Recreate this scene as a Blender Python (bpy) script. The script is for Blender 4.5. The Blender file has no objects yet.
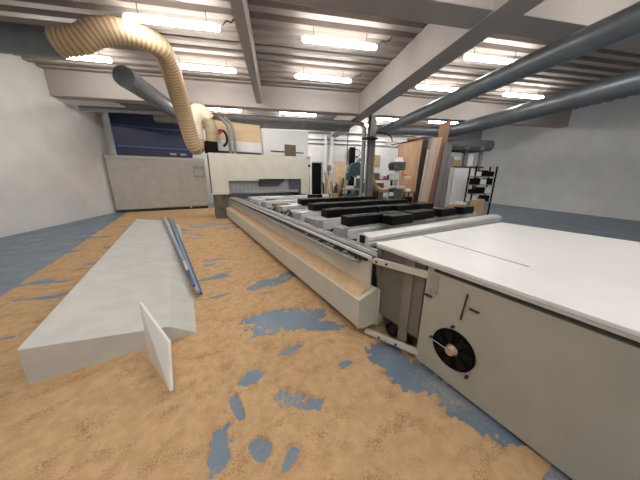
import bpy, bmesh, math, random
from mathutils import Vector, Matrix, noise
random.seed(4)
S = bpy.context.scene
C = S.collection
PI = math.pi

# ------------------------------------------------------------------ frames
BANG = math.radians(-19.884)            # the hall is turned against the machine
BLD = Matrix.Rotation(BANG, 4, 'Z')
WLD = Matrix.Identity(4)

# ------------------------------------------------------------------ materials
def mat(name, col, rough=.5, metal=0., var=.06, scale=8., bump=0., bscale=60., emis=None, estr=0., stretch=None, col2=None, spec=None, detail=4.):
    m = bpy.data.materials.new(name); m.use_nodes = True
    nt = m.node_tree; b = nt.nodes['Principled BSDF']
    b.inputs['Roughness'].default_value = rough
    b.inputs['Metallic'].default_value = metal
    if spec is not None: b.inputs['Specular IOR Level'].default_value = spec
    tc = nt.nodes.new('ShaderNodeTexCoord')
    mp = nt.nodes.new('ShaderNodeMapping'); nt.links.new(tc.outputs['Object'], mp.inputs['Vector'])
    if stretch: mp.inputs['Scale'].default_value = stretch
    n = nt.nodes.new('ShaderNodeTexNoise'); n.inputs['Scale'].default_value = scale; n.inputs['Detail'].default_value = detail
    nt.links.new(mp.outputs['Vector'], n.inputs['Vector'])
    r = nt.nodes.new('ShaderNodeValToRGB')
    c2 = col2 if col2 else tuple(max(0, c*(1-var*2)) for c in col)
    r.color_ramp.elements[0].position = .35; r.color_ramp.elements[1].position = .65
    r.color_ramp.elements[0].color = (*c2, 1)
    r.color_ramp.elements[1].color = (*col, 1)
    nt.links.new(n.outputs['Fac'], r.inputs['Fac']); nt.links.new(r.outputs['Color'], b.inputs['Base Color'])
    if bump:
        n2 = nt.nodes.new('ShaderNodeTexNoise'); n2.inputs['Scale'].default_value = bscale; n2.inputs['Detail'].default_value = 3
        nt.links.new(mp.outputs['Vector'], n2.inputs['Vector'])
        bp = nt.nodes.new('ShaderNodeBump'); bp.inputs['Strength'].default_value = bump; bp.inputs['Distance'].default_value = .01
        nt.links.new(n2.outputs['Fac'], bp.inputs['Height']); nt.links.new(bp.outputs['Normal'], b.inputs['Normal'])
    if emis:
        b.inputs['Emission Color'].default_value = (*emis, 1); b.inputs['Emission Strength'].default_value = estr
    return m

M = {}
M['floor'] = mat('blue_grey_epoxy', (.185,.26,.345), .45, 0, .1, 3, .05, 30)
def add_film(m, col, s1, s2, lo, hi, stretch=(1,1,1)):
    nt=m.node_tree; b=nt.nodes['Principled BSDF']; old=b.inputs['Base Color'].links[0].from_socket
    tc=nt.nodes.new('ShaderNodeTexCoord'); mp=nt.nodes.new('ShaderNodeMapping'); mp.inputs['Scale'].default_value=stretch
    nt.links.new(tc.outputs['Object'],mp.inputs['Vector'])
    a=nt.nodes.new('ShaderNodeTexNoise'); a.inputs['Scale'].default_value=s1; a.inputs['Detail'].default_value=4; nt.links.new(mp.outputs['Vector'],a.inputs['Vector'])
    c=nt.nodes.new('ShaderNodeTexNoise'); c.inputs['Scale'].default_value=s2; c.inputs['Detail'].default_value=6; nt.links.new(mp.outputs['Vector'],c.inputs['Vector'])
    ad=nt.nodes.new('ShaderNodeMath'); ad.operation='ADD'; nt.links.new(a.outputs['Fac'],ad.inputs[0]); nt.links.new(c.outputs['Fac'],ad.inputs[1])
    mr=nt.nodes.new('ShaderNodeMapRange'); mr.inputs['From Min'].default_value=lo; mr.inputs['From Max'].default_value=hi; nt.links.new(ad.outputs[0],mr.inputs['Value'])
    mx=nt.nodes.new('ShaderNodeMix'); mx.data_type='RGBA'; nt.links.new(mr.outputs['Result'],mx.inputs['Factor'])
    nt.links.new(old,mx.inputs[6]); mx.inputs[7].default_value=(*col,1); nt.links.new(mx.outputs[2],b.inputs['Base Color'])
add_film(M['floor'],(.42,.33,.23),3.5,40,1.03,1.4)
M['dust'] = mat('sawdust', (.70,.475,.27), .95, 0, .1, 14, .6, 120, col2=(.59,.385,.21), spec=.1, detail=8)
for _n in M['dust'].node_tree.nodes:
    if _n.type=='BUMP': _n.inputs['Distance'].default_value=.014; _n.inputs['Strength'].default_value=.8
add_film(M['dust'],(.32,.165,.07),5,90,1.07,1.38,(1,1.6,1))
M['dustc'] = mat('fine_sawdust', (.70,.50,.32), .95, 0, .1, 14, .3, 120, col2=(.62,.43,.26), spec=.1)
M['ceil'] = mat('painted_steel_deck', (.33,.285,.255), .6, 0, .05, 2)
M['beam'] = mat('painted_beam', (.44,.395,.365), .6, 0, .04, 2)
M['wall'] = mat('white_wall', (.86,.855,.84), .8, 0, .04, 1.5)
M['wallup'] = mat('grey_wall', (.6,.59,.58), .8, 0, .04, 1.5)
M['lamp'] = mat('lamp_diffuser', (.9,.9,.9), .5, 0, 0, 1, emis=(1,.965,.92), estr=26)
M['lampbody'] = mat('lamp_body', (.8,.8,.78), .4)
M['cream'] = mat('cream_powder_coat', (.66,.63,.54), .45, 0, .04, 3)
M['greige'] = mat('grey_beige_coat', (.47,.45,.38), .5, 0, .05, 4)
M['cabinet'] = mat('grey_enclosure_coat', (.52,.50,.46), .5, 0, .05, 3)
M['white'] = mat('white_laminate', (.86,.86,.85), .35, 0, .02, 3)
M['dark'] = mat('dark_steel', (.055,.05,.045), .55, 0, .2, 8)
M['inner'] = mat('inner_and_shade_coat', (.20,.18,.15), .6, 0, .1, 5)  # dark tone also holds the shade of the recess under the tabletop
M['postc'] = mat('shaded_post_coat', (.25,.23,.19), .5, 0, .1, 5)  # post tone darkened in place of the tabletop's shade
M['black'] = mat('black_rubber', (.004,.004,.0045), .45, 0, .2, 12, spec=.22)
M['podtop'] = mat('pod_top_plate', (.03,.03,.032), .28, 0, .2, 12)
M['blackm'] = mat('black_void_paint', (.003,.003,.004), .7, spec=.15)
M['alu'] = mat('aluminium', (.78,.78,.76), .32, .15, .06, 8, stretch=(1,8,8))
M['alud'] = mat('dull_aluminium', (.42,.43,.44), .45, .3, .12, 14)
M['steel'] = mat('galvanised_steel', (.33,.33,.33), .35, .35, .1, 5)
M['colm'] = mat('brown_grey_column_paint', (.15,.135,.12), .45, 0, .15, 4)
M['duct'] = mat('duct_steel', (.20,.225,.245), .4, .4, .08, 4)
M['bluegrey'] = mat('blue_grey_machine_parts', (.11,.125,.15), .45, .2, .15, 10)
M['hose'] = mat('beige_hose', (.72,.56,.36), .55, 0, .05, 10)
M['hoseband'] = mat('hose_rib_wire', (.50,.35,.20), .6)
M['elbow'] = mat('cream_elbow', (.70,.62,.48), .5, 0, .06, 5)
M['olive'] = mat('olive_elbow', (.42,.35,.20), .5, 0, .1, 8)
M['navy'] = mat('navy_blue_coat', (.018,.030,.085), .45, 0, .1, 4)
M['ply'] = mat('plywood', (.62,.40,.25), .6, 0, .08, 5, stretch=(1,1,.25), col2=(.50,.31,.19))
M['plank'] = mat('pinkish_timber', (.55,.40,.31), .65, 0, .1, 10, stretch=(3,3,.2))
M['brown'] = mat('brown_board', (.30,.165,.10), .6, 0, .1, 8, stretch=(3,3,.2))
M['dbrown'] = mat('dark_brown_board', (.06,.04,.035), .6, 0, .1, 8, stretch=(3,3,.3))
M['gsheet'] = mat('grey_sheet', (.24,.23,.23), .5, 0, .06, 5)
M['lsheet'] = mat('light_sheet', (.60,.60,.57), .5, 0, .05, 5)
M['card'] = mat('cardboard', (.50,.34,.19), .8, 0, .08, 6)
M['tan'] = mat('tan_board', (.76,.58,.38), .6, 0, .06, 4, stretch=(.3,1,1), col2=(.68,.49,.30))
M['teal'] = mat('teal_machine_paint', (.05,.11,.125), .4, 0, .15, 6)
M['green'] = mat('grey_green_machine_paint', (.10,.12,.10), .45, 0, .2, 6)
M['curtain'] = mat('grey_strip_curtain', (.36,.36,.36), .35, 0, .1, 6, stretch=(6,1,.5))
M['yellow'] = mat('yellow_hose', (.66,.50,.24), .55)
M['red'] = mat('red_coupling', (.45,.03,.02), .5)
M['bluebar'] = mat('blue_anodised', (.07,.16,.36), .35, .2, .1, 6)
M['barsil'] = mat('blue_grey_profile', (.38,.42,.50), .35, .2, .08, 6)
M['taupe'] = mat('taupe_grille', (.17,.13,.09), .6)
M['copper'] = mat('motor_metal', (.62,.46,.38), .35, .6)
M['label'] = mat('grey_label', (.38,.37,.33), .5, 0, .1, 30)
M['vent'] = mat('clock_face', (.8,.8,.8), .5)

# ------------------------------------------------------------------ mesh builder
ORIGIN = {}
class MB:
    def __init__(s, frame=WLD): s.v = []; s.f = []; s.F = frame; s.sm = []
    def add(s, vs, fs, smooth=False):
        b = len(s.v)
        s.v += [s.F @ Vector(v) for v in vs]
        s.f += [tuple(b+i for i in f) for f in fs]; s.sm += [smooth]*len(fs)
        return s
    def box(s, x0, x1, y0, y1, z0, z1):
        vs = [(x,y,z) for z in (z0,z1) for (x,y) in ((x0,y0),(x1,y0),(x1,y1),(x0,y1))]
        return s.add(vs, [(3,2,1,0),(4,5,6,7),(0,1,5,4),(1,2,6,5),(2,3,7,6),(3,0,4,7)])
    def hexa(s, bot, top):
        return s.add(list(bot)+list(top), [(3,2,1,0),(4,5,6,7),(0,1,5,4),(1,2,6,5),(2,3,7,6),(3,0,4,7)])
    def prism(s, poly, a0, a1, axis='y'):
        n = len(poly)
        def P(p, a):
            return (p[0],a,p[1]) if axis=='y' else ((a,p[0],p[1]) if axis=='x' else (p[0],p[1],a))
        vs = [P(p,a0) for p in poly]+[P(p,a1) for p in poly]
        fs = [tuple(range(n)), tuple(range(2*n-1,n-1,-1))]
        fs += [(i,i+n,(i+1)%n+n,(i+1)%n) for i in range(n)]
        return s.add(vs, fs)
    def tube(s, pts, r, seg=14, smooth_path=0, ribs=0, ribr=0., caps=True):
        pts = [Vector(p) for p in pts]
        for _ in range(smooth_path):
            q = [pts[0]]
            for a,b in zip(pts,pts[1:]): q += [a*.75+b*.25, a*.25+b*.75]
            q.append(pts[-1]); pts = q
        if ribs:
            L = [0]
            for a,b in zip(pts,pts[1:]): L.append(L[-1]+(b-a).length)
            n = max(2,int(L[-1]/ribs)); q=[]; j=0
            for k in range(n+1):
                t = L[-1]*k/n
                while j < len(L)-2 and L[j+1] < t: j += 1
                u = (t-L[j])/max(1e-6,(L[j+1]-L[j])); q.append(pts[j].lerp(pts[j+1], min(1,u)))
            pts = q
        n = len(pts); rr = r if isinstance(r,(list,tuple)) else [r]*n
        if len(rr) != n: rr = [rr[0]+(rr[-1]-rr[0])*i/(n-1) for i in range(n)]
        T = []
        for i in range(n):
            t = (pts[min(i+1,n-1)]-pts[max(i-1,0)]).normalized(); T.append(t)
        up = Vector((0,0,1)) if abs(T[0].z) < .9 else Vector((1,0,0))
        nrm = T[0].cross(up).normalized(); vs=[]
        for i in range(n):
            nrm = (nrm - T[i]*nrm.dot(T[i])).normalized(); bi = T[i].cross(nrm)
            R = rr[i] + (ribr if ribs and i%2 else 0)
            vs += [pts[i]+(nrm*math.cos(2*PI*k/seg)+bi*math.sin(2*PI*k/seg))*R for k in range(seg)]
        fs = [(i*seg+k, i*seg+(k+1)%seg, (i+1)*seg+(k+1)%seg, (i+1)*seg+k) for i in range(n-1) for k in range(seg)]
        s.add(vs, fs, True)
        if caps:
            s.add([vs[k] for k in range(seg)], [tuple(range(seg-1,-1,-1))])
            s.add([vs[(n-1)*seg+k] for k in range(seg)], [tuple(range(seg))])
        return s
    def build(s, name, material, parent=None, origin=None, bevel=0., kind=None, band=None):
        if parent is not None: o0 = ORIGIN[parent.name]
        elif origin is not None: o0 = Vector(origin)
        else:
            xs=[v.x for v in s.v]; ys=[v.y for v in s.v]; zs=[v.z for v in s.v]
            o0 = Vector(((min(xs)+max(xs))/2,(min(ys)+max(ys))/2,min(zs)))
        me = bpy.data.meshes.new(name)
        me.from_pydata([v-o0 for v in s.v], [], s.f)
        me.polygons.foreach_set('use_smooth', s.sm)
        bm = bmesh.new(); bm.from_mesh(me); bmesh.ops.recalc_face_normals(bm, faces=bm.faces); bm.to_mesh(me); bm.free()
        me.materials.append(M[material])
        if band:
            me.materials.append(M[band[0]])
            for k,p in enumerate(me.polygons):
                if (k//band[1])%band[2]==0: p.material_index=1
        o = bpy.data.objects.new(name, me); C.objects.link(o)
        if parent is not None: o.parent = parent
        else: o.location = o0
        ORIGIN[o.name] = o0
        if bevel:
            b = o.modifiers.new('bevel','BEVEL'); b.width = bevel; b.segments = 2; b.limit_method='ANGLE'
        if kind: o['kind'] = kind
        return o

def thing(name, loc, label, cat, group=None, frame=WLD):
    o = bpy.data.objects.new(name, None); C.objects.link(o)
    p = frame @ Vector(loc); o.location = p; ORIGIN[o.name] = p; o.empty_display_size = .2
    return tag(o, label, cat, group)
def tag(o, label, cat, group=None):
    o['label'] = label; o['category'] = cat
    if group: o['group'] = group
    return o

# ------------------------------------------------------------------ camera
cam = bpy.data.cameras.new('camera'); co = bpy.data.objects.new('camera', cam); C.objects.link(co)
f = 228.
def nv(v): return Vector(v).normalized()
A = nv((181-320, 240-176.5, -f)); Bv = nv((720-320, 240-181, -f)); Bv = (Bv-A*A.dot(Bv)).normalized(); Zv = Bv.cross(A)
co.matrix_world = Matrix.Translation((0,0,1.55)) @ Matrix((Bv, A, Zv)).to_4x4()
cam.sensor_width = 36; cam.lens = 36*f/640; cam.clip_start = .02
S.camera = co

# ------------------------------------------------------------------ the hall
X0, X1, Y0, Y1, ZC = -7., 14., -3., 15., 4.75
MB(BLD).box(X0-.2,X1+.2,Y0-.2,Y1+.2,-.2,0).build('floor','floor',kind='structure')
m = MB(BLD); per = .39; k = 0; y = Y0; prof = []
while y < Y1:
    for dy, z in ((0,ZC),(.17,ZC),(.19,ZC+.10),(.37,ZC+.10)):
        if y+dy <= Y1: prof.append((y+dy, z))
    y += per
prof.append((Y1, ZC))
m.prism(prof+[(Y1,ZC+.4),(Y0,ZC+.4)], X0, X1, 'x')
m.build('ceiling','ceil',kind='structure')
def struct(name, mt, *b, fr=BLD, bevel=0): return MB(fr).box(*b).build(name, mt, kind='structure', bevel=bevel)
struct('wall_left','wall', X0-.2,X0,Y0,Y1,0,ZC+.3)
struct('wall_right','wall', X1,X1+.2,Y0,Y1,0,ZC+.3)
struct('wall_near','wall', X0,X1,Y0-.2,Y0,0,ZC+.3)
# far wall with a dark doorway
mw = MB(BLD); mw.box(X0,2.15,Y1,Y1+.2,0,ZC+.3); mw.box(2.15,2.9,Y1,Y1+.2,2.47,ZC+.3); mw.box(2.9,X1,Y1,Y1+.2,0,ZC+.3)
mw.build('wall_far','wall',kind='structure')
struct('door_1','blackm', 2.17,2.88,Y1+.05,Y1+.1,0,2.45)
mt_ = MB(BLD); mt_.box(2.09,2.17,Y1-.03,Y1+.04,0,2.53); mt_.box(2.88,2.96,Y1-.03,Y1+.04,0,2.53); mt_.box(2.17,2.88,Y1-.03,Y1+.04,2.45,2.53)
mt_.build('trim_1','beam',kind='structure')
# concrete beams
struct('ceiling_beam','beam', X0,X1,9.7,10.1,4.03,ZC+.02, bevel=.01)
struct('ceiling_beam','beam', X0,X1,3.72,4.2,4.03,ZC+.02, bevel=.01)
struct('ceiling_beam','beam', 3.36,3.86,Y0,Y1,4.0,ZC+.02, bevel=.01)
struct('ceiling_beam','beam', -.6,-.4,4.2,9.7,4.18,ZC+.02)
struct('ceiling_beam','beam', X0,X1,Y1-.35,Y1,4.2,ZC+.02)
# wall piping lines and pilasters on far wall
for z in (3.82, 3.58):
    tag(MB(BLD).tube([(1.2,Y1-.06,z),(9.6,Y1-.06,z)],.03,8).build('conduit','gsheet'),
        'thin dark conduit along the far wall, %s of the two lines' % ('upper' if z>3.7 else 'lower'),'pipe')
for x,w in ((3.12,'left'),(3.5,'right')):
    tag(MB(BLD).tube([(x,Y1-.16,0),(x,Y1-.16,4.0)],.085,12).build('wall_pipe','white'),
        'white vertical pipe on the far wall, %s one of the pair beside the dark doorway' % w,'pipe')
tag(MB(BLD).tube([(4.55,Y1-.04,2.4),(4.55,Y1-.04,4.2)],.02,8).build('wall_cable','dark'),'thin dark vertical cable on the far wall left of the clock','cable')

# column
t = MB(BLD)
t.box(3.92,4.14,9.72,9.76,0,4.03); t.box(3.92,4.14,10.0,10.04,0,4.03); t.box(4.01,4.05,9.76,10.0,0,4.03)
col_o = t.build('column','colm',kind='structure')

# ------------------------------------------------------------------ lamps
first = None
def lamp(x0, y, label, L=1.74, z=4.5):
    global first
    if first is None:
        r = thing('ceiling_lamp',(x0+L/2,y,z),label,'lamp','long ceiling lamps',BLD)
        MB(BLD).tube([(x0,y,z),(x0+.03,y,z),(x0+L-.03,y,z),(x0+L,y,z)],[.035,.055,.055,.035],12).build('diffuser','lamp',r)
        MB(BLD).box(x0+.06,x0+L-.06,y-.03,y+.03,z+.04,z+.075).build('housing','lampbody',r)
        for q in (.25,L-.25): MB(BLD).tube([(x0+q,y,z+.07),(x0+q,y,ZC+.02)],.007,6).build('hanger','dark',r)
        first = (r, Vector((x0+L/2,y,z)))
        return r
    src, p0 = first
    r = src.copy(); C.objects.link(r); r['label'] = label
    r.location = BLD @ Vector((x0+L/2,y,z))
    for ch in src.children:
        c = ch.copy(); C.objects.link(c); c.parent = r
    return r
lamp(.7,6.0,'bright tube lamp upper centre, nearest the front beam in the middle bay')
lamp(.7,7.95,'bright tube lamp in the middle bay nearer the rear beam')
lamp(-2.75,5.97,'bright tube lamp upper left, cut by the left picture edge near the beige hose top')
lamp(-2.75,7.97,'bright tube lamp left, behind the beige hose')
lamp(4.75,7.95,'tube lamp in the right bay just above the long grey duct')
lamp(4.78,5.95,'tube lamp in the right bay at the upper right corner')
lamp(.3,12.2,'tube lamp glimpsed beyond the rear beam above the white machine housing')
lamp(4.9,12.2,'tube lamp beyond the rear beam, right of the column')
lamp(8.2,7.95,'tube lamp far right in the side bay')
lamp(8.2,12.2,'tube lamp far right beyond the rear beam')
lamp(-5.9,7.97,'tube lamp far left near the left wall')
lamp(-3.2,12.2,'tube lamp at far left beyond the rear beam')
for x,y,w in ((.3,13.8,'close to the far wall, middle row'),(4.9,13.8,'close to the far wall, right row'),(-3.2,13.8,'close to the far wall, left row'),(.7,2.0,'overhead in the front bay, middle row'),(-2.75,2.0,'overhead in the front bay, left row'),(4.78,2.0,'overhead in the front bay, right row'),  # far-wall lamps are added to brighten the rear bay
              (.7,-.6,'behind the viewer, middle row'),(-2.75,-.6,'behind the viewer, left row'),(4.78,-.6,'behind the viewer, right row')):
    lamp(x,y,'added tube lamp '+w)  # front-bay and viewer-side rows are unseen lamps added to light the hall
# cable drop tangles at lamp ends
for (x,y,w) in ((-.95,5.97,'left bay lamp'),(2.5,6.0,'middle bay lamp'),(2.5,7.95,'rear middle bay lamp')):
    tag(MB(BLD).tube([(x,y,4.56),(x+.08,y,4.66),(x+.18,y+.02,4.62),(x+.22,y,4.70),(x+.26,y+.03,4.66),(x+.29,y,4.74)],.012,6,2).build('lamp_cable','dark'),
        'short dark cable looping from the end of the %s' % w,'cable')

# ------------------------------------------------------------------ ducts
def duct(name, pts, r, label, m='duct', sp=0, rings=()):
    root = thing(name, pts[0], label, 'duct', frame=BLD)
    MB(BLD).tube(pts, r, 20, sp).build('duct_pipe', m, root)
    for (a,b) in rings:
        MB(BLD).tube([a,b], r+.015, 20).build('joint_ring','steel',root)
    return root
duct('ventilation_duct',[(4.78,2.0,3.6),(4.70,5.0,3.6),(4.80,9.6,3.58),(4.8,10.38,3.6)],.185,'long grey round duct running away through the right bay below the lamps')
duct('ventilation_duct',[(-4.9,11.75,3.95),(3.6,11.75,3.92)],.21,'large grey horizontal duct behind the rear beam above the white gantry housing','steel',
     rings=[((x,11.75,3.94),(x+.06,11.75,3.94)) for x in (-3,-1.,2.)])
duct('ventilation_duct',[(4.3,10.6,3.66),(7.6,10.6,3.72)],.2,'blue-grey horizontal duct right of the column above the plywood','duct')
duct('ventilation_duct',[(8.3,4.,3.75),(8.3,9.,3.72),(8.0,12.6,3.7)],.27,'thick grey duct at the right edge running away behind the tall brown board')
duct('ventilation_duct',[(7.2,10.4,3.12),(10.5,10.4,3.14)],.26,'grey cross duct at the right edge above the white panels')
duct('ventilation_duct',[(-6.95,6.05,4.0),(-3.98,6.05,4.0)],.24,'short grey duct stub feeding the top of the beige hose at far left')
duct('ventilation_duct',[(-3.56,7.2,3.9),(-3.6,10.42,3.9)],.24,'grey duct at the left edge behind the beige hose')
duct('silver_pipe',[(-6.8,10.55,3.88),(-3,10.55,3.88),(3.45,10.55,3.88),(3.80,10.5,3.85),(3.86,10.3,3.68),(3.87,10.3,3.4),(3.87,10.3,.02)],.09,
     'shiny silver pipe along the rear beam bending down beside the column','steel',1)
duct('silver_pipe',[(4.21,9.9,0.01),(4.21,9.9,3.9)],.04,'silver vertical pipe on the right side of the column','steel')
duct('silver_pipe',[(3.83,9.75,0.01),(3.83,9.75,2.9)],.03,'slim silver vertical pipe on the left side of the column','steel')
r = thing('hanging_shade_lamp',(3.95,9.5,3.1),'dark flat round lamp shade hung on the column','lamp',frame=BLD)
MB(BLD).tube([(3.85,9.55,3.10),(3.85,9.55,3.16)],[.36,.2],18).build('shade','dark',r)
MB(BLD).tube([(3.85,9.55,3.14),(3.85,9.68,3.22),(3.86,9.74,3.3)],.02,6).build('arm','dark',r)
# exhaust arm with flat lamps between column and plywood
r = thing('task_lamp',(4.3,9.9,3.3),'black bent arm reaching right from the column with two flat white lamps','lamp',frame=BLD)
MB(BLD).tube([(4.2,9.9,3.38),(4.5,9.9,3.42),(4.85,9.9,3.36),(5.0,9.9,3.2),(5.02,9.9,2.93)],.025,8,2).build('arm','black',r)
MB(BLD).box(4.72,5.1,9.8,10.02,2.98,3.04).build('lamp_head','white',r)
MB(BLD).box(4.95,5.3,9.76,9.98,2.84,2.92).build('lamp_head','white',r)

# ------------------------------------------------------------------ sawdust on the floor
def ell(x, y, cx, cy, a, b, ang):
    ca, sa = math.cos(ang), math.sin(ang); dx, dy = x-cx, y-cy
    u = (dx*ca+dy*sa)/a; v = (-dx*sa+dy*ca)/b
    return u*u+v*v
PATCH = [(.86,2.10,.50,.20,-.2),(.62,2.28,.3,.1,-.1),(.0,1.14,.06,.16,-.3),(.49,1.20,.15,.075,-.85),(.60,1.10,.10,.05,-.3),(.28,1.53,.1,.07,.1),(.13,1.37,.03,.14,.1),
         (.33,.88,.10,.04,.4),(1.50,.72,.13,.50,.12),(1.42,1.12,.17,.2,.3),(1.1,1.85,.28,.1,-.5),(.68,1.66,.11,.06,.3),(1.36,.95,.12,.2,0),(1.02,1.27,.08,.04,0),(.2,1.0,.05,.08,.5)]
def N(x,y,s,o=0): return noise.noise(Vector((x*s+o,y*s-o,o*1.7)))
def fbm(x,y,s,o=0,n=3):
    t=0; a=1
    for k in range(n): t+=a*N(x,y,s,o+k*5); s*=2.1; a*=.55
    return t
def height(x, y):
    h = .018 + .007*N(x,y,1.6,3)
    wob = .55*N(x,y,5,7)+.5*fbm(x,y,16,9)
    d = 9
    for p in PATCH:
        e = ell(x,y,*p)
        if e < d: d = e
    edge = 1.35+wob*1.5-d
    cut = max(0., min(1., edge*1.1+.25))
    near = y < 2.5
    area = max(0., min(1., 1.35-abs(x-.45)*1.9))*max(0.,min(1.,(y-.5)*2)) if near else .55
    area *= max(.12, min(1., .75+1.6*N(x,y,2.3,40)))
    u = x+.05*N(x,y,6,50); v = y+.06*N(x,y,5,60)
    rd = 1-2*abs(N(u*.75,v*1.7,17,2)+.25*N(u,v,40,8))            # raked crusty ridges
    cl = max(0., fbm(x,y,38,5,2))                     # crumbs
    h += area*(.019*(rd-.6)*abs(rd)+.03*cl*(.5+cut)) + .0016*N(x,y,45,1)+.002*N(x,y,9,77)
    if y > 2.3:   # streaky wiped floor farther back
        g = fbm(x*.5,y*1.1,2.4,21)
        w = min(1.,(y-2.3)*1.2)
        if y < 9.5: cut = max(cut, w*max(0.,min(1.,(g-.12)*2.6))*.85)
        h += w*.009*N(x*.4,y*1.6,5,33)
    thin = .35*max(0.,fbm(x,y,22,90))            # dust flecks left on the bare patches
    return h*(1-cut) - .011*cut*(1-min(1.,thin*2.2)) + .002*cut*thin
def ax(a, b, f):
    out=[a]
    while out[-1] < b: out.append(out[-1]+f(out[-1]))
    return out
xs = ax(-2.3, 1.95, lambda v: .0075 if -.36 < v < 1.3 else (.02 if v > -.5 else .06))
ys = ax(.1, 13., lambda v: .0075 if v < 1.7 else .008+.007*(v-1.7))
sd = MB(); nx=len(xs); ny=len(ys)
vs=[]
for j,yv in enumerate(ys):
    for i,xv in enumerate(xs):
        z = height(xv,yv)
        ed = min((xv+2.3)/.3,(1.95-xv)/.1,(yv-.1)/.1,(13.-yv)/.3,1.)
        vs.append((xv,yv,z*max(0,ed)-.004*(1-max(0,ed))))
sd.add(vs,[(j*nx+i,j*nx+i+1,(j+1)*nx+i+1,(j+1)*nx+i) for j in range(ny-1) for i in range(nx-1)],True)
o = sd.build('sawdust','dust',origin=(0,0,0),kind='stuff')
tag(o,'tan sawdust spread over the blue-grey floor with wiped bare patches','sawdust')

# ------------------------------------------------------------------ CNC machine
mc = thing('woodworking_machine',(3.,5.,0),'long cream computer controlled router with gantry, sloped dust chute and aluminium bed rails','machine')
XR = 4.75
m = MB(); m.box(1.86,XR,1.75,8.7,.08,.62); m.box(1.72,1.9,1.65,8.9,.3,.70); m.box(XR-.2,XR,1.7,8.9,.0,.8)
for yy in (1.9,3.5,5.3,7.1,8.5): m.box(1.9,2.2,yy,yy+.2,0,.1); m.box(4.2,4.5,yy,yy+.2,0,.1)
m.build('bed_frame','bluegrey',mc,bevel=.008)
m = MB(); m.box(1.6,1.66,1.62,8.9,.78,.84); m.box(1.9,2.05,1.75,8.8,.62,.76); m.box(2.9,3.0,1.75,8.8,.62,.76); m.box(4.3,4.4,1.75,8.8,.62,.8)
m.build('bed_rail','alud',mc)
# chute
ch = MB().prism([(1.32,.12),(1.32,.415),(1.53,.485),(1.56,.485),(1.56,.08),(1.38,.08)],1.49,9.3).build('dust_chute','cream',mc,bevel=.006)
MB().box(1.565,1.70,1.49,1.56,.03,.46).build('end_flange','cream',ch,bevel=.02)
MB().prism([(1.31,.11),(1.31,.425),(1.535,.50),(1.535,.47),(1.34,.40),(1.34,.13)],1.475,1.49).build('end_rim','cream',ch)
m = MB(); 
for yy in (2.2,4.2,6.2,8.2): m.box(1.4,1.5,yy,yy+.1,0,.09)
m.build('chute_foot','dark',ch)
# sawdust lying on the chute
cs = MB(); vs=[]; n1=11; ysd=ax(1.54,9.1,lambda v:.05)
for yv in ysd:
    for i in range(n1):
        u=i/(n1-1); xv=1.335+.19*u; hh=.006*min(1,u*6)*min(1,(1-u)*8)*(1+.5*N(xv,yv,9,3))+.006*N(xv,yv*.4,12,4)
        zs=.415+(.07/.21)*(xv-1.32)
        vs.append((xv,yv,zs+.003+max(-.006,hh)))
cs.add(vs,[(j*n1+i,j*n1+i+1,(j+1)*n1+i+1,(j+1)*n1+i) for j in range(len(ysd)-1) for i in range(n1-1)],True)
o=cs.build('sawdust','dustc',kind='stuff'); tag(o,'thin layer of tan sawdust lying along the sloped chute top','sawdust')
# side panel and guide rails
MB().box(1.505,1.525,1.56,9.0,.47,.79).build('side_panel','cream',mc)
m=MB(); m.box(1.45,1.478,1.52,9.0,.80,.83); m.build('guide_rail','alu',mc,bevel=.004); MB().box(1.478,1.54,1.53,9.0,.80,.812).build('rail_groove','dark',mc)
m=MB(); m.box(1.47,1.5,1.6,9.0,.755,.80); m.build('rail_seal','dark',mc)
m=MB(); m.box(1.40,1.46,1.7,9.0,.72,.75); m.box(1.46,1.52,1.7,9.0,.70,.74); m.build('guide_rail','alud',mc,bevel=.004)
m=MB(); m.prism([(1.54,.80),(1.54,.852),(1.556,.852),(1.556,.80)],1.53,9.0); m.build('rack_cover','alu',mc)
m=MB(); m.box(1.535,1.62,2.2,8.8,.74,.80); m.build('cable_channel','dark',mc)
# small fittings and chips at the near end of the rail
for k in range(14):
    yy=1.72+.085*k+random.uniform(-.02,.02); s_=random.uniform(.012,.03)
    MB().box(1.43,1.43+s_*1.6,yy,yy+s_*1.5,.752,.752+s_).build('rail_fitting',random.choice(['alud','dark','copper']),mc)
# consoles
CON = [(1.86,1.645,.19,'near'),(2.33,1.62,.16,''),(2.95,1.64,.15,''),(3.75,1.66,.15,''),(4.75,1.7,.15,''),(5.9,1.7,.15,''),(7.35,1.7,.24,'')]
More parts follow.
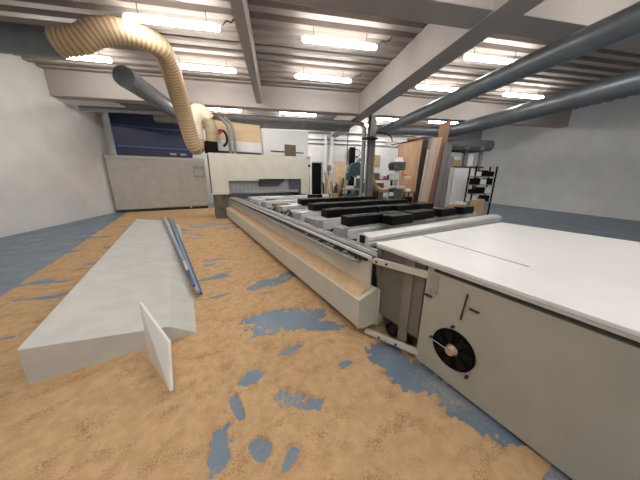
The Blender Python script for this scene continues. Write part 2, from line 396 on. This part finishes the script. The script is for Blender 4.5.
# pods: (x0,x1,y0,y1,z0,z1)
PODS = {0:[],
        1:[(1.74,2.36,2.24,2.42),(2.28,2.70,2.03,2.22),(2.40,2.74,2.24,2.42),(2.80,3.10,2.12,2.34),(3.12,3.34,2.14,2.34),(3.50,3.92,2.14,2.33),(4.1,4.45,2.12,2.3)],
        2:[(1.84,2.42,2.90,3.10),(2.43,2.86,2.90,3.1),(2.88,3.22,2.88,3.1),(3.25,3.72,2.80,3.06),(3.85,4.3,2.8,3.06)],
        3:[(2.02,2.62,3.66,3.9),(2.63,3.10,3.66,3.9),(3.12,3.78,3.66,3.9),(3.80,4.5,3.6,3.86)],
        4:[(2.26,2.96,4.62,4.88),(2.97,3.55,4.62,4.88),(3.57,4.5,4.62,4.88)],
        5:[(3.1,3.5,5.8,6.0)], 6:[]}
for i,(yc,xa,w,_) in enumerate(CON):
    zt = .95
    pr = [(yc-w/2,.78),(yc-w/2,.90),(yc-w/2+.012,.91),(yc-w/2+.012,.925),(yc-w/2,.935),(yc-w/2+.02,zt),(yc+w/2-.02,zt),(yc+w/2,.935),(yc+w/2,.78)]
    if i==0: pr = [(yc-w/2,.83),(yc-w/2-.01,.87),(yc-w/2+.01,.885),(yc-w/2-.01,.90),(yc-w/2,.935),(yc-w/4,.955),(yc,.96),(yc+w/4,.955),(yc+w/2,.93),(yc+w/2,.83)]
    c_ = MB().prism(pr, xa+(.1 if i else .0), XR-.1, 'x').build('console','alu',mc,bevel=.003)
    if i==0: MB().box(xa-.02,xa,yc-.04,yc+.03,.86,.94).build('end_cap','black',c_)
    else: MB().box(xa+.02,xa+.1,yc-w/2-.02,yc+w/2+.02,.82,.94).build('end_cap','alud',c_)
    for xx in (1.9,2.9,4.3): MB().box(xx,xx+.14,yc-w/2-.03,yc+w/2+.03,.70,.782).build('carriage','alud',c_,bevel=.005)
    for (x0,x1,y0,y1) in PODS[i]:
        h0=zt+.005
        MB().box(x0,x1,y0,y1,h0,1.078).build('suction_pod','black',c_,bevel=.012)
        if x1-x0 > .5: 
            MB().box(x0+.1,x1-.25,y0+.05,y1-.05,1.079,1.086).build('pod_plate','podtop',c_)
# assorted drive blocks between the consoles
for (x0,x1,y0,y1,z0,z1,mt2) in [(1.75,2.1,3.2,3.5,.76,.9,'alud'),(1.8,2.15,4.1,4.4,.76,.92,'bluegrey'),(2.2,2.6,4.95,5.3,.76,.93,'white'),(1.85,2.25,5.2,5.5,.76,.92,'taupe'),
        (1.75,1.95,6.3,6.6,.76,.95,'alu'),(2.05,2.3,6.4,6.7,.76,.95,'alud'),(2.5,3.1,5.15,5.5,.76,.9,'bluegrey'),(1.95,2.6,6.7,7.0,.9,.98,'white'),(2.9,3.1,4.2,4.4,.8,.93,'bluegrey'),
        (1.85,2.1,2.45,2.65,.7,.82,'alud'),(1.9,2.2,1.95,2.1,.6,.78,'bluegrey'),(1.75,2.05,4.5,4.65,.76,.86,'taupe'),(1.75,2.4,4.05,4.12,.9,.93,'alu'),(2.4,3.2,4.05,4.3,.76,.88,'bluegrey')]:
    MB().box(x0,x1,y0,y1,z0,z1).build('drive_block',mt2,mc,bevel=.008)
for k in range(6):
    yy=2.35+k*.95
    MB().tube([(1.72,yy,.80),(1.84,yy+.1,.90),(1.95,yy+.3,.86),(1.88,yy+.5,.78)],.014,6,2).build('hose_loop',random.choice(['black','alud']),mc)
# gantry
g = MB()
g.prism([(.89,.93),(1.45,.93),(1.46,1.41),(2.57,1.41),(2.57,1.48),(4.36,1.49),(4.36,.86),(4.75,.86),(4.79,2.28),(4.40,2.38),(.89,2.34)],9.0,9.05)
gp = g.build('gantry_cover','cream',mc,bevel=.006)
MB().box(4.79,4.88,9.0,9.4,.0,2.42).build('gantry_post','white',mc,bevel=.01)
MB().box(4.70,4.79,8.985,9.0,1.98,2.08).build('indicator','black',mc)
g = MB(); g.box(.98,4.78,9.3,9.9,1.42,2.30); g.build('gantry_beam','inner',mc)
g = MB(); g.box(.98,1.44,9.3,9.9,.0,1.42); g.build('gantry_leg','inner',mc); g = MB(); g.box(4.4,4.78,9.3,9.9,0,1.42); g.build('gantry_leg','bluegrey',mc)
g = MB(); g.box(1.0,1.2,9.05,9.12,.5,.93); g.box(.93,.97,9.05,9.9,.95,2.32); g.build('gantry_side','taupe',mc)
g = MB()
for k in range(38):
    x=1.48+k*.077
    g.box(x,x+.072,9.14+(k%2)*.012,9.148+(k%2)*.012,.96,1.50)
g.build('strip_curtain','curtain',mc)
MB().box(3.85,4.36,9.08,9.12,.90,1.52).build('curtain_plate','bluegrey',mc)
MB().prism([(2.57,1.22),(2.57,1.47),(3.7,1.47),(3.35,1.22)],9.09,9.13).build('hood_plate','dark',mc)
MB().box(2.0,4.2,9.0,9.08,.955,1.05).build('tray','alud',mc)
# housing behind the gantry
hs = thing('machine_housing',(4.2,10.2,0),'tall white machine housing with dark slot behind the gantry, left of the doorway','machine')
MB().prism([(3.1,0),(3.1,3.48),(5.22,3.58),(5.22,0)],9.98,10.7).build('body','white',hs,bevel=.01)
MB().box(3.42,4.98,9.965,9.98,2.60,2.65).build('slot','dark',hs)
MB().box(4.05,4.56,9.90,9.965,2.42,2.93).build('grille','taupe',hs,bevel=.01)
w_ = thing('white_cabinet',(2.2,10.3,0),'white cabinet with a tan board on top, directly behind the gantry pipes','cabinet')
MB().box(1.2,3.05,10.0,10.6,0,2.9).build('body','white',w_)
MB().box(1.25,3.0,9.98,10.0,2.42,2.52).build('base_strip','dark',w_)
tag(MB().box(1.35,3.06,10.15,10.2,2.905,3.6).build('tan_board','tan'),'tan wooden board standing on the white cabinet behind the gantry pipes','board')

# motor, elbows, pipes on the gantry
su = thing('extraction_head',(1.05,9.4,2.35),'olive and cream extraction elbow with black base on the left end of the gantry','machine')
MB().box(.84,1.24,9.1,9.55,2.35,2.72).build('motor_box','blackm',su,bevel=.02)
MB().tube([(1.08,9.3,2.70),(1.10,9.3,2.95),(1.10,9.3,3.12),(1.05,9.3,3.34),(.90,9.3,3.44)],[.19,.22,.22,.2,.19],18,2).build('elbow','olive',su)
MB().tube([(1.0,9.38,3.42),(.88,9.36,3.62),(.66,9.34,3.60),(.56,9.3,3.2),(.58,9.3,2.75)],.27,20,2).build('elbow','elbow',su)
MB().tube([(1.34,9.3,2.7),(1.34,9.3,2.98)],.035,8).build('pipe','alud',su)
MB().tube([(1.30,9.32,2.98),(1.45,9.3,3.13)],.05,8).build('coupling','red',su)
MB().tube([(1.32,9.3,3.1),(1.5,9.3,3.14),(1.6,9.3,2.95),(1.58,9.3,2.72),(1.45,9.3,2.6)],.04,8,2).build('cable','black',su)
hz = thing('dust_hose',(.5,9.2,2.4),'large ribbed beige extraction hose curving down to the gantry at left','hose')
MB().tube([(-1.75,7.05,4.0),(-1.4,6.94,4.05),(-1.05,6.9,4.3),(-.6,6.95,4.44),(-.1,7.15,4.44),(.04,7.42,4.38),(.13,7.8,4.16),(.22,8.3,3.82),(.31,8.75,3.42),(.40,9.0,2.95),(.47,9.15,2.62),(.56,9.25,2.45),(.62,9.3,2.52),(.63,9.3,2.8)],
          .215,24,3,ribs=.042,ribr=.02).build('ribbed_hose','hose',hz,band=('hoseband',24,2))
for k,dx in enumerate((0,.17)):
    tag(MB().tube([(1.42+dx,9.62,3.62+.0*k),(1.55+dx,9.62,3.55),(1.70+dx,9.62,3.38),(1.74+dx,9.62,3.1),(1.72+dx,9.62,2.31)],.055,12,1).build('bent_pipe','steel'),
        'bent grey metal pipe rising from the gantry top, %s one of the pair'%('left','right')[k],'pipe')

# ------------------------------------------------------------------ worktable with control cabinet at the right
cb = thing('control_cabinet',(2.4,.4,0),'grey-beige machine cabinet with round fan under a white tabletop at right','cabinet')
m = MB(); m.box(1.6,3.5,-.6,1.0,.03,.862)
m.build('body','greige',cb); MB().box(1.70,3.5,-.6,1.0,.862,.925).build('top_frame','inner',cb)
m = MB(); m.prism([(1.0,.03),(1.0,.92),(.95,.92),(.95,.865),(-.6,.865),(-.6,.03)],1.57,1.60,'x'); m.build('side_panel','greige',cb,bevel=.004)
MB().prism([(1.545,-.8),(1.545,1.545),(3.9,1.47),(3.9,-.8)],.925,.95,'z').build('tabletop','white',cb,bevel=.004)
m = MB(); m.box(1.545,1.57,-.8,1.54,.905,.925); m.build('edge_strip','lsheet',cb)
m = MB(); m.prism([(2.17,1.5),(2.185,1.5),(2.06,.55),(2.045,.55)],.9505,.9515,'z'); m.build('seam','gsheet',cb)
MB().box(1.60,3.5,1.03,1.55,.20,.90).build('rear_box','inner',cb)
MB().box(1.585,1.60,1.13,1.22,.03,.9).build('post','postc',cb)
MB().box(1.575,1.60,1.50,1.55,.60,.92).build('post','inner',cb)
m = MB(); m.box(1.562,1.571,.895,.965,.69,.84); m.build('label_plate','label',cb,bevel=.003)
MB().box(1.55,1.57,.93,.99,.655,.668).build('latch','dark',cb)
m = MB(); m.tube([(1.56,.685,.80),(1.56,.70,.60)],.006,6); m.build('door_slot','dark',cb)
MB().box(1.555,1.57,.60,.66,.70,.712).build('latch','dark',cb)
# fan
fr_ = thing_fan = MB().tube([(1.572,.715,.335),(1.560,.715,.335)],.155,40).build('fan','blackm',cb)
for k in range(7):
    a=k*2*PI/7; m=MB(); pts=[]
    for (rr,da,xo) in ((.045,0,1.556),(.14,.15,1.556),(.145,.62,1.550),(.05,.55,1.550)):
        pts.append((xo,.715+rr*math.cos(a+da),.335+rr*math.sin(a+da)))
    m.add(pts+[(p[0]-.003,p[1],p[2]) for p in pts],[(0,1,2,3),(7,6,5,4),(0,4,5,1),(1,5,6,2),(2,6,7,3),(3,7,4,0)]); m.build('fan_blade','black',fr_)
MB().tube([(1.556,.715,.335),(1.52,.715,.335)],[.045,.03],18).build('fan_motor','copper',fr_)
for (yy,zz) in ((.74,.515),(.885,.33),(.59,.20)):
    MB().tube([(1.575,yy,zz),(1.545,yy,zz)],.011,10).build('bolt','dark',fr_)
MB().tube([(1.53,.715,.335),(1.545,.885,.33)],.005,6).build('guard_wire','alud',fr_)
# linking bars between chute and cabinet
b_ = MB(); b_.hexa([(1.50,1.56,.745),(1.53,1.58,.745),(1.60,1.0,.79),(1.565,.99,.79)],[(1.50,1.56,.80),(1.53,1.58,.80),(1.60,1.0,.845),(1.565,.99,.845)])
bb=b_.build('link_bar','cream',None,bevel=.004); tag(bb,'cream slotted bar joining the rail end to the cabinet corner, upper one','bar')
for t_ in (.12,.32):
    p=Vector((1.50,1.56,.772)).lerp(Vector((1.565,.99,.818)),t_); MB().tube([(p.x-.004,p.y-.001,p.z),(p.x+.006,p.y,p.z)],.012,10).build('hole','blackm',bb)
b_ = MB(); b_.hexa([(1.40,1.47,.035),(1.44,1.49,.035),(1.60,1.0,.07),(1.565,.98,.07)],[(1.40,1.47,.075),(1.44,1.49,.075),(1.60,1.0,.115),(1.565,.98,.115)])
bb=b_.build('link_bar','cream',None,bevel=.004); tag(bb,'cream slotted bar near the floor between chute end and cabinet, lower one','bar')
for t_ in (.3,.62):
    p=Vector((1.40,1.47,.055)).lerp(Vector((1.565,.98,.093)),t_); MB().tube([(p.x-.006,p.y-.002,p.z),(p.x+.006,p.y,p.z)],.011,10).build('hole','blackm',bb)
MB_c = MB(); MB_c.tube([(1.75,1.45,.02),(1.62,1.40,.10),(1.58,1.30,.05),(1.64,1.20,.13),(1.56,1.36,.16),(1.7,1.1,.03),(1.60,1.15,.15)],.018,8,2)
tag(MB_c.build('cable_bundle','black'),'black tangled cable in the dark gap between chute and cabinet','cable')

# ------------------------------------------------------------------ left side of the picture
en = thing('machine_enclosure',(-.6,13.4,0),'big grey two-door enclosure against the back at far left','cabinet')
MB().box(-2.6,1.08,13.0,14.0,.12,2.40).build('body','cabinet',en,bevel=.01)
MB().box(-2.5,1.0,13.05,13.9,0,.12).build('plinth','dark',en)
m = MB(); m.box(-.04,.85-.0,12.975,13.0,.16,2.28); m.build('door','cabinet',en,bevel=.006)
m = MB(); m.box(-1.0,-.06,12.975,13.0,.16,2.28); m.build('door','cabinet',en,bevel=.006)
m = MB(); m.box(.54,1.03,12.955,12.975,1.52,2.06); w0=m.build('window_frame','label',en,bevel=.006)
MB().box(.60,.97,12.95,12.956,1.60,1.90).build('pane','greige',w0)
MB().box(.2,.28,12.93,13.0,.05,.2).build('foot','lsheet',en)
MB().box(-2.6,1.08,12.96,13.0,2.29,2.36).build('top_rail','lsheet',en)
nb = thing('filter_cabinet',(-.6,13.2,2.4),'navy blue cabinet standing on top of the grey enclosure behind the hose','cabinet')
MB().prism([(-2.2,2.41),(-2.2,4.2),(-.33,4.1),(.66,3.6),(.60,2.41)],13.05,13.7).build('body','navy',nb,bevel=.01)
for z in (2.75,3.55): MB().box(-2.1,.5,13.02,13.05,z,z+.04).build('rail','bluebar',nb)
for k,x in enumerate((-.3,.1)): MB().box(x,x+.25,12.98,13.05,2.50,2.58).build('handle','alud',nb)
# folded sheet bin at left edge and white panel in front
bn = MB(); 
bn.hexa([(-1.2,2.30,.002),(-.03,2.34,.002),(-.22,8.6,.002),(-1.3,8.6,.002)],[(-1.2,2.32,.32),(-.28,2.36,.16),(-.42,8.6,.16),(-1.3,8.6,.32)])
o=bn.build('sheet_metal_ramp','lsheet',bevel=.006); tag(o,'pale grey sloping sheet metal ramp on the floor at the left edge','ramp')
wb = MB(); wb.hexa([(-.25,1.70,.004),(-.27,1.695,.004),(-.44,2.16,.004),(-.42,2.165,.004)],[(-.232,1.90,.30),(-.252,1.895,.30),(-.44,2.25,.52),(-.42,2.255,.52)])
o=wb.build('laminate_sheet','white',bevel=.003); tag(o,'upright white panel at the lower left edge on the sawdust','panel')
# profile bars
BARS=[(.035,3.17,-.40,8.7,'bluebar','dark blue',.016),(-.00,3.15,-.45,8.8,'barsil','grey-blue',.02),(-.035,3.3,-.52,8.85,'bluebar','blue',.014),(-.10,3.9,-.62,8.9,'alu','silver',.018),(-.15,4.3,-.70,9.0,'barsil','pale blue-grey',.018)]
ordn=['rightmost','second from the right','middle one','second from the left','leftmost']
for k,(x0,y0,x1,y1,mt2,cn,w) in enumerate(BARS):
    z0=.045+.035*k; z1=.20+.02*k
    b_=MB(); b_.hexa([(x0-w,y0,z0-w),(x0+w,y0,z0-w),(x1+w,y1,z1-w),(x1-w,y1,z1-w)],[(x0-w,y0,z0+w),(x0+w,y0,z0+w),(x1+w,y1,z1+w),(x1-w,y1,z1+w)])
    o=b_.build('metal_bar',mt2,bevel=.003); tag(o,'long %s metal bar lying by the ramp, %s of the bundle'%(cn,ordn[k]),'bar','metal bars beside the ramp')

# ------------------------------------------------------------------ back of the hall (hall frame)
def bx(name, mt2, *b, parent=None, bevel=0.): return MB(BLD).box(*b).build(name, mt2, parent, bevel=bevel)
tag(bx('black_duct','blackm',4.66,4.95,14.55,14.9,0,3.4),'tall narrow black post against the far wall left of the clock','post')
ck = thing('wall_clock',(5.15,14.9,3.1),'round white wall clock with grey rim on the far wall','clock',frame=BLD)
MB(BLD).tube([(5.18,14.99,3.10),(5.18,14.93,3.10)],.25,28).build('rim','gsheet',ck)
MB(BLD).tube([(5.18,14.94,3.10),(5.18,14.915,3.10)],.19,28).build('face','vent',ck)
m=MB(BLD); m.box(5.17,5.19,14.905,14.915,3.10,3.24); m.box(5.18,5.27,14.905,14.915,3.09,3.11); m.build('hands','black',ck)
sg = thing('wall_phone',(3.22,14.9,2.2),'small dark box on the far wall by the white pipes','box',frame=BLD)
bx('case','gsheet',3.24,3.42,14.7,14.78,2.0,2.32,parent=sg); bx('cord','dark',3.3,3.33,14.75,14.78,1.7,2.0,parent=sg)
tag(MB(BLD).hexa([(3.55,13.9,0),(4.22,13.9,0),(4.22,13.96,0),(3.55,13.96,0)],[(3.55,14.1,2.5),(4.22,14.1,2.5),(4.22,14.16,2.5),(3.55,14.16,2.5)]).build('plywood_sheet','tan'),
    'tan plywood sheet standing upright behind the teal machine','plywood')
# timber offcuts
for k in range(24):
    x=2.72+k*.06+random.uniform(-.03,.03); h=random.uniform(.9,1.9); lean=random.uniform(-.25,.25); w=random.uniform(.03,.06); d=13.55+random.uniform(-.1,.1)
    o=MB(BLD).hexa([(x-w,d,0),(x+w,d,0),(x+w,d+.04,0),(x-w,d+.04,0)],[(x-w+lean,d+.12,h),(x+w+lean,d+.12,h),(x+w+lean,d+.16,h),(x-w+lean,d+.16,h)]).build('wood_offcut',random.choice(['plank','tan','brown','dbrown','white','card']))
    tag(o,'narrow wood offcut leaning in the scrap pile beside the dark doorway','wood offcut','wood offcuts in the scrap pile')
rk=thing('offcut_rack',(3.3,13.6,0),'dark timber rack holding the wood scraps','rack',frame=BLD)
bx('board','dbrown',2.65,4.2,13.32,13.37,.5,.62,parent=rk)
for x in (2.65,3.4,4.12): bx('upright','dbrown',x,x+.07,13.25,13.32,0,1.25,parent=rk)
# teal band saw
bs = thing('band_saw',(4.0,11.7,0),'dark teal band saw left of the column','machine',frame=BLD)
bx('base','teal',3.55,4.5,11.5,12.1,0,.75,parent=bs,bevel=.02)
bx('frame','teal',4.15,4.45,11.55,11.95,.75,1.95,parent=bs,bevel=.02)
bx('table','alud',3.45,4.35,11.4,12.1,.95,1.02,parent=bs)
MB(BLD).tube([(4.02,11.5,1.95),(4.02,11.9,1.95)],.36,24).build('wheel_cover','teal',bs)
MB(BLD).tube([(3.78,11.5,1.30),(3.78,11.6,1.75)],.05,8).build('guide_post','black',bs)
bx('control_box','teal',3.5,3.72,11.42,11.6,1.45,1.8,parent=bs,bevel=.01)
bx('plate','white',4.0,4.3,11.38,11.4,1.52,1.66,parent=bs)
MB(BLD).tube([(4.1,11.7,2.3),(4.25,11.7,2.5),(4.3,11.7,2.4)],.09,10,2).build('dust_port','alud',bs)
bx('motor','teal',4.45,4.75,11.55,11.9,.8,1.3,parent=bs,bevel=.03)
bx('fence','white',3.5,3.9,11.5,11.56,1.021,1.16,parent=bs)
# red brown bench with boxes
bn_=thing('workbench',(5.6,12.4,0),'reddish brown wooden bench right of the column','bench',frame=BLD)
bx('top','brown',4.85,6.7,12.1,12.7,1.44,1.50,parent=bn_)
for x in (4.95,6.5): bx('leg','dbrown',x,x+.1,12.15,12.25,0,1.44,parent=bn_); bx('leg','dbrown',x,x+.1,12.55,12.65,0,1.44,parent=bn_)
tag(bx('wooden_box','brown',5.1,5.6,12.2,12.6,1.501,1.82),'small reddish wooden box on the bench right of the column','box')
tag(bx('wooden_crate','brown',5.1,5.75,11.9,12.08,0,1.3),'reddish brown wooden crate standing before the bench','crate')
tag(bx('cardboard_box','lsheet',5.45,6.05,10.9,11.3,0,.62),'white carton on the floor right of the column, under the yellow hose','carton')
tag(bx('cork_board','card',6.35,6.8,14.93,14.99,2.3,3.0),'brown framed board on the far wall behind the drill press','board')
# drill press
for k,(x,mt2,h,cl) in enumerate(((5.7,'white',.2,'white'),(5.95,'red',.16,'red'),(6.15,'navy',.22,'dark blue'),(6.4,'tan',.14,'tan'))):
    tag(MB(BLD).tube([(x,12.3,1.501),(x,12.3,1.501+h*.7),(x,12.3,1.501+h)],[.08,.08,.05],12).build('tin_can',mt2),'small %s tin standing on the reddish bench right of the column'%cl,'tin')
for k,(x,y,mt2,w_,h,lb) in enumerate(((4.45,11.0,'lsheet',.35,.75,'pale carton standing in front of the band saw'),(3.2,12.6,'card',.4,.7,'brown carton on the floor before the scrap wood rack'),
        (4.5,12.9,'brown',.35,1.1,'tall reddish wooden box behind the band saw'),(5.0,11.2,'dark',.3,.9,'dark bin standing right of the column'))):
    tag(bx('storage_box',mt2,x-w_/2,x+w_/2,y,y+.35,0,h),lb,'box')
dp = thing('drill_press',(4.85,8.9,0),'grey-green drill press with white motor left of the plywood','machine',frame=BLD)
bx('base','green',4.6,5.12,8.7,9.2,0,.1,parent=dp,bevel=.01)
MB(BLD).tube([(4.9,9.05,.1),(4.9,9.05,2.2)],.07,14).build('pillar','alud',dp)
bx('table','lsheet',4.40,5.1,8.6,9.1,1.20,1.25,parent=dp)
bx('head','green',4.60,5.08,8.7,9.2,1.86,2.18,parent=dp,bevel=.04)
bx('belt_cover','dark',4.52,4.62,8.75,9.1,1.95,2.12,parent=dp,bevel=.02)
MB(BLD).tube([(4.82,8.9,2.18),(4.82,8.9,2.34)],[.22,.17],16).build('pulley_cover','white',dp)
MB(BLD).tube([(4.80,8.9,1.86),(4.80,8.9,1.5)],[.07,.03],12).build('spindle','alu',dp)
bx('gearbox','lsheet',4.45,4.78,8.62,8.85,1.48,1.75,parent=dp,bevel=.03)
MB(BLD).tube([(4.82,8.9,2.34),(4.82,8.9,2.68)],.01,6).build('antenna','black',dp)
bx('cabinet','green',4.66,5.06,8.72,9.15,.1,1.12,parent=dp,bevel=.01)
bx('drawer','lsheet',4.5,4.66,8.7,9.0,.85,1.0,parent=dp,bevel=.01)
for k in range(3):
    a=k*2.1; MB(BLD).tube([(4.98,8.68,1.68),(4.98+.14*math.cos(a),8.64,1.68+.14*math.sin(a))],.012,6).build('feed_handle','black',dp)
bx('handle_box','tan',5.02,5.32,8.62,8.85,1.50,1.64,parent=dp,bevel=.03)
sb=thing('side_bench',(5.35,8.95,0),'low dark brown bench in front of the plywood sheet beside the drill press','bench',frame=BLD)
bx('top','brown',5.14,5.68,8.75,9.25,.98,1.03,parent=sb)
for x in (5.16,5.62):
    for y in (8.77,9.19): bx('leg','dbrown',x,x+.05,y,y+.05,0,.98,parent=sb)
bx('shelf','dbrown',5.16,5.66,8.78,9.22,.55,.59,parent=sb)
tag(bx('paper_box','white',5.25,5.48,8.85,9.05,1.031,1.14),'small white box lying on the low brown bench by the plywood','box')
tag(bx('toolbox','black',5.22,5.6,8.82,9.15,.591,.8,bevel=.02),'black tool box on the lower shelf of the low brown bench','toolbox')
yh=thing('yellow_hose',(5.,10.9,1.),'yellow-beige hose sagging from the column to the drill press','hose',frame=BLD)
MB(BLD).tube([(4.28,10.2,1.75),(4.40,10.3,1.45),(4.62,10.4,1.18),(4.8,10.2,1.0),(4.95,9.9,1.0),(5.0,9.5,1.1),(4.98,9.28,1.22)],.09,12,2,ribs=.04,ribr=.008).build('hose','yellow',yh,band=('hoseband',12,2))
# leaning sheets
def sheet(name, mt2, label, cat, b0, b1, t0, t1, th, h, hb=None, dy=.22, y=9.2):
    # bottom edge b0..b1 on the floor, top edge t0..t1 pushed back by dy
    o=MB(BLD).hexa([(b0,y,0),(b1,y,0),(b1,y+th,0),(b0,y+th,0)],[(t0,y+dy,h),(t1,y+dy,hb or h),(t1,y+dy+th,hb or h),(t0,y+dy+th,h)]).build(name,mt2)
    return tag(o,label,cat)
sheet('plywood_sheet','ply','large light plywood sheet leaning upright right of the drill press','plywood',5.42,6.03,5.12,6.2,.03,2.93,3.17,.1,9.4)
for (nm,mt2,dz,dyy,x0,x1,lab) in (('black_strip','black',.0,.0,4.85,6.3,'thin black strip lying along the top of the plywood'),('white_strip','white',.04,.03,5.0,5.9,'thin white strip above the black one on top of the plywood'),
        ('red_strip','red',.035,-.03,5.5,6.35,'thin reddish strip lying along the plywood top near the planks')):
    zf=lambda x: 2.93+(x-5.12)*.222+.012+dz
    tag(MB(BLD).hexa([(x0,9.46+dyy,zf(x0)),(x1,9.46+dyy,zf(x1)),(x1,9.56+dyy,zf(x1)),(x0,9.56+dyy,zf(x0))],[(x0,9.46+dyy,zf(x0)+.03),(x1,9.46+dyy,zf(x1)+.03),(x1,9.56+dyy,zf(x1)+.03),(x0,9.56+dyy,zf(x0)+.03)]).build(nm,mt2),lab,'strip')
sheet('dark_board','dbrown','dark brown board directly right of the plywood sheet','board',6.05,6.22,6.22,6.5,.03,3.12,3.15,.1,9.42)
sheet('rusty_strip','brown','thin reddish strip lying across the top behind the plywood','board',5.5,6.1,5.6,6.4,.03,3.2,3.27,.12,9.6)
sheet('timber_plank','plank','pinkish timber plank leaning in front, left one of two','plank',5.76,5.97,6.14,6.42,.05,3.12,3.12,.15,8.6)
sheet('timber_plank','plank','pinkish timber plank leaning in front, right and narrower one','plank',5.98,6.1,6.44,6.56,.05,3.14,3.14,.15,8.6)
sheet('tall_board','brown','tallest brown board rising above the leaning stack','board',6.40,6.68,6.60,7.1,.04,3.68,3.86,.1,8.95)
sheet('grey_sheet','gsheet','wide dark grey sheet leaning right of the brown board','sheet',6.62,6.95,6.85,7.2,.03,3.0,2.85,.05,8.85)
sheet('grey_sheet','gsheet','narrower grey sheet leaning in front of the wide grey one','sheet',6.85,7.12,7.0,7.28,.03,2.5,2.4,.05,8.75)
sheet('light_sheet','lsheet','pale narrow sheet leaning left of the white panel','sheet',7.02,7.18,7.05,7.26,.03,2.0,2.0,.05,8.6)
sheet('white_board','white','wide white panel standing below the dark shelf at right','panel',7.12,7.96,7.14,7.99,.03,1.98,1.98,.05,8.45)
# dark shelf frame behind, with stored boxes
sh=thing('storage_rack',(8.2,9.,0),'dark storage rack behind the white panel at right','rack',frame=BLD)
for x in (7.3,8.15,8.9): bx('upright','gsheet',x,x+.12,9.2,9.32,0,2.9,parent=sh)
for x in (7.3,8.15,8.9): bx('upright','gsheet',x,x+.12,9.9,10.02,0,2.9,parent=sh)
bx('shelf','dark',7.25,9.1,9.12,10.05,2.02,2.08,parent=sh); bx('shelf','dark',7.25,9.1,9.12,10.05,2.72,2.77,parent=sh); bx('shelf','dark',7.25,9.1,9.12,10.05,.9,.96,parent=sh)
tag(bx('cardboard_box','card',7.5,8.0,9.25,9.8,2.081,2.36),'brown cardboard box on the upper rack shelf','carton')
tag(bx('white_box','white',7.48,8.02,9.3,9.8,2.361,2.66),'white box stacked on the cardboard box in the rack','box')
tag(bx('white_box','white',8.35,8.6,9.25,9.6,2.081,2.62),'tall white box on the rack shelf at the picture edge','box')
# black goods and cartons at the right
gr=thing('goods_rack',(7.3,7.8,0),'low rack stacked with black and white goods at the right edge','rack',frame=BLD)
for x in (7.10,7.98): bx('upright','black',x,x+.04,7.42,7.46,0,2.0,parent=gr); bx('upright','black',x,x+.04,7.70,7.74,0,2.0,parent=gr)
for k,z in enumerate((.70,1.0,1.32,1.62)): bx('shelf','gsheet',7.1,8.02,7.4,7.75,z,z+.03,parent=gr)
for k,z in enumerate((.73,1.03,1.35,1.65)):
    for j in range(3):
        x=7.15+j*.27; mt2='black' if (j+k)%3 else 'white'; h=random.uniform(.14,.24)
        o=bx('stored_case' ,mt2,x,x+.24,7.44,7.70,z+.001,z+h,bevel=.015)
        tag(o,'%s case on the %s shelf of the right rack, %s in its row'%('black' if mt2=='black' else 'white',('lowest','second','third','top')[k],('left','middle','right')[j]),'case','cases on the goods rack')
tag(MB(BLD).box(6.42,6.86,7.45,7.75,0,.62).build('cardboard_box','card',bevel=.008),'open brown cardboard box standing left of the cartons at right edge','carton')
tag(MB(BLD).hexa([(6.9,7.0,0),(7.25,6.95,0),(7.3,7.3,0),(6.95,7.3,0)],[(6.95,7.05,.82),(7.3,7.0,.85),(7.33,7.3,.85),(6.98,7.3,.82)]).build('cardboard_box','card',bevel=.008),'tall tan cardboard carton at the right picture edge','carton')
tag(MB(BLD).box(6.86,6.98,7.5,7.9,0,.7).build('card_sleeve','white'),'narrow white sleeve between the two brown cartons','carton')
tag(MB(BLD).box(6.2,6.8,6.75,7.05,0,.45).build('light_crate','lsheet',bevel=.01),'pale low crate behind the machine bed before the cartons','crate')

# ------------------------------------------------------------------ world, view
w = bpy.data.worlds.new('world'); S.world = w; w.use_nodes = True
w.node_tree.nodes['Background'].inputs['Color'].default_value = (.5,.55,.6,1); w.node_tree.nodes['Background'].inputs['Strength'].default_value = .2
vs_ = S.view_settings; vs_.view_transform='Standard'; vs_.look='None'; vs_.gamma=1; vs_.use_curve_mapping=False; vs_.exposure=0.88
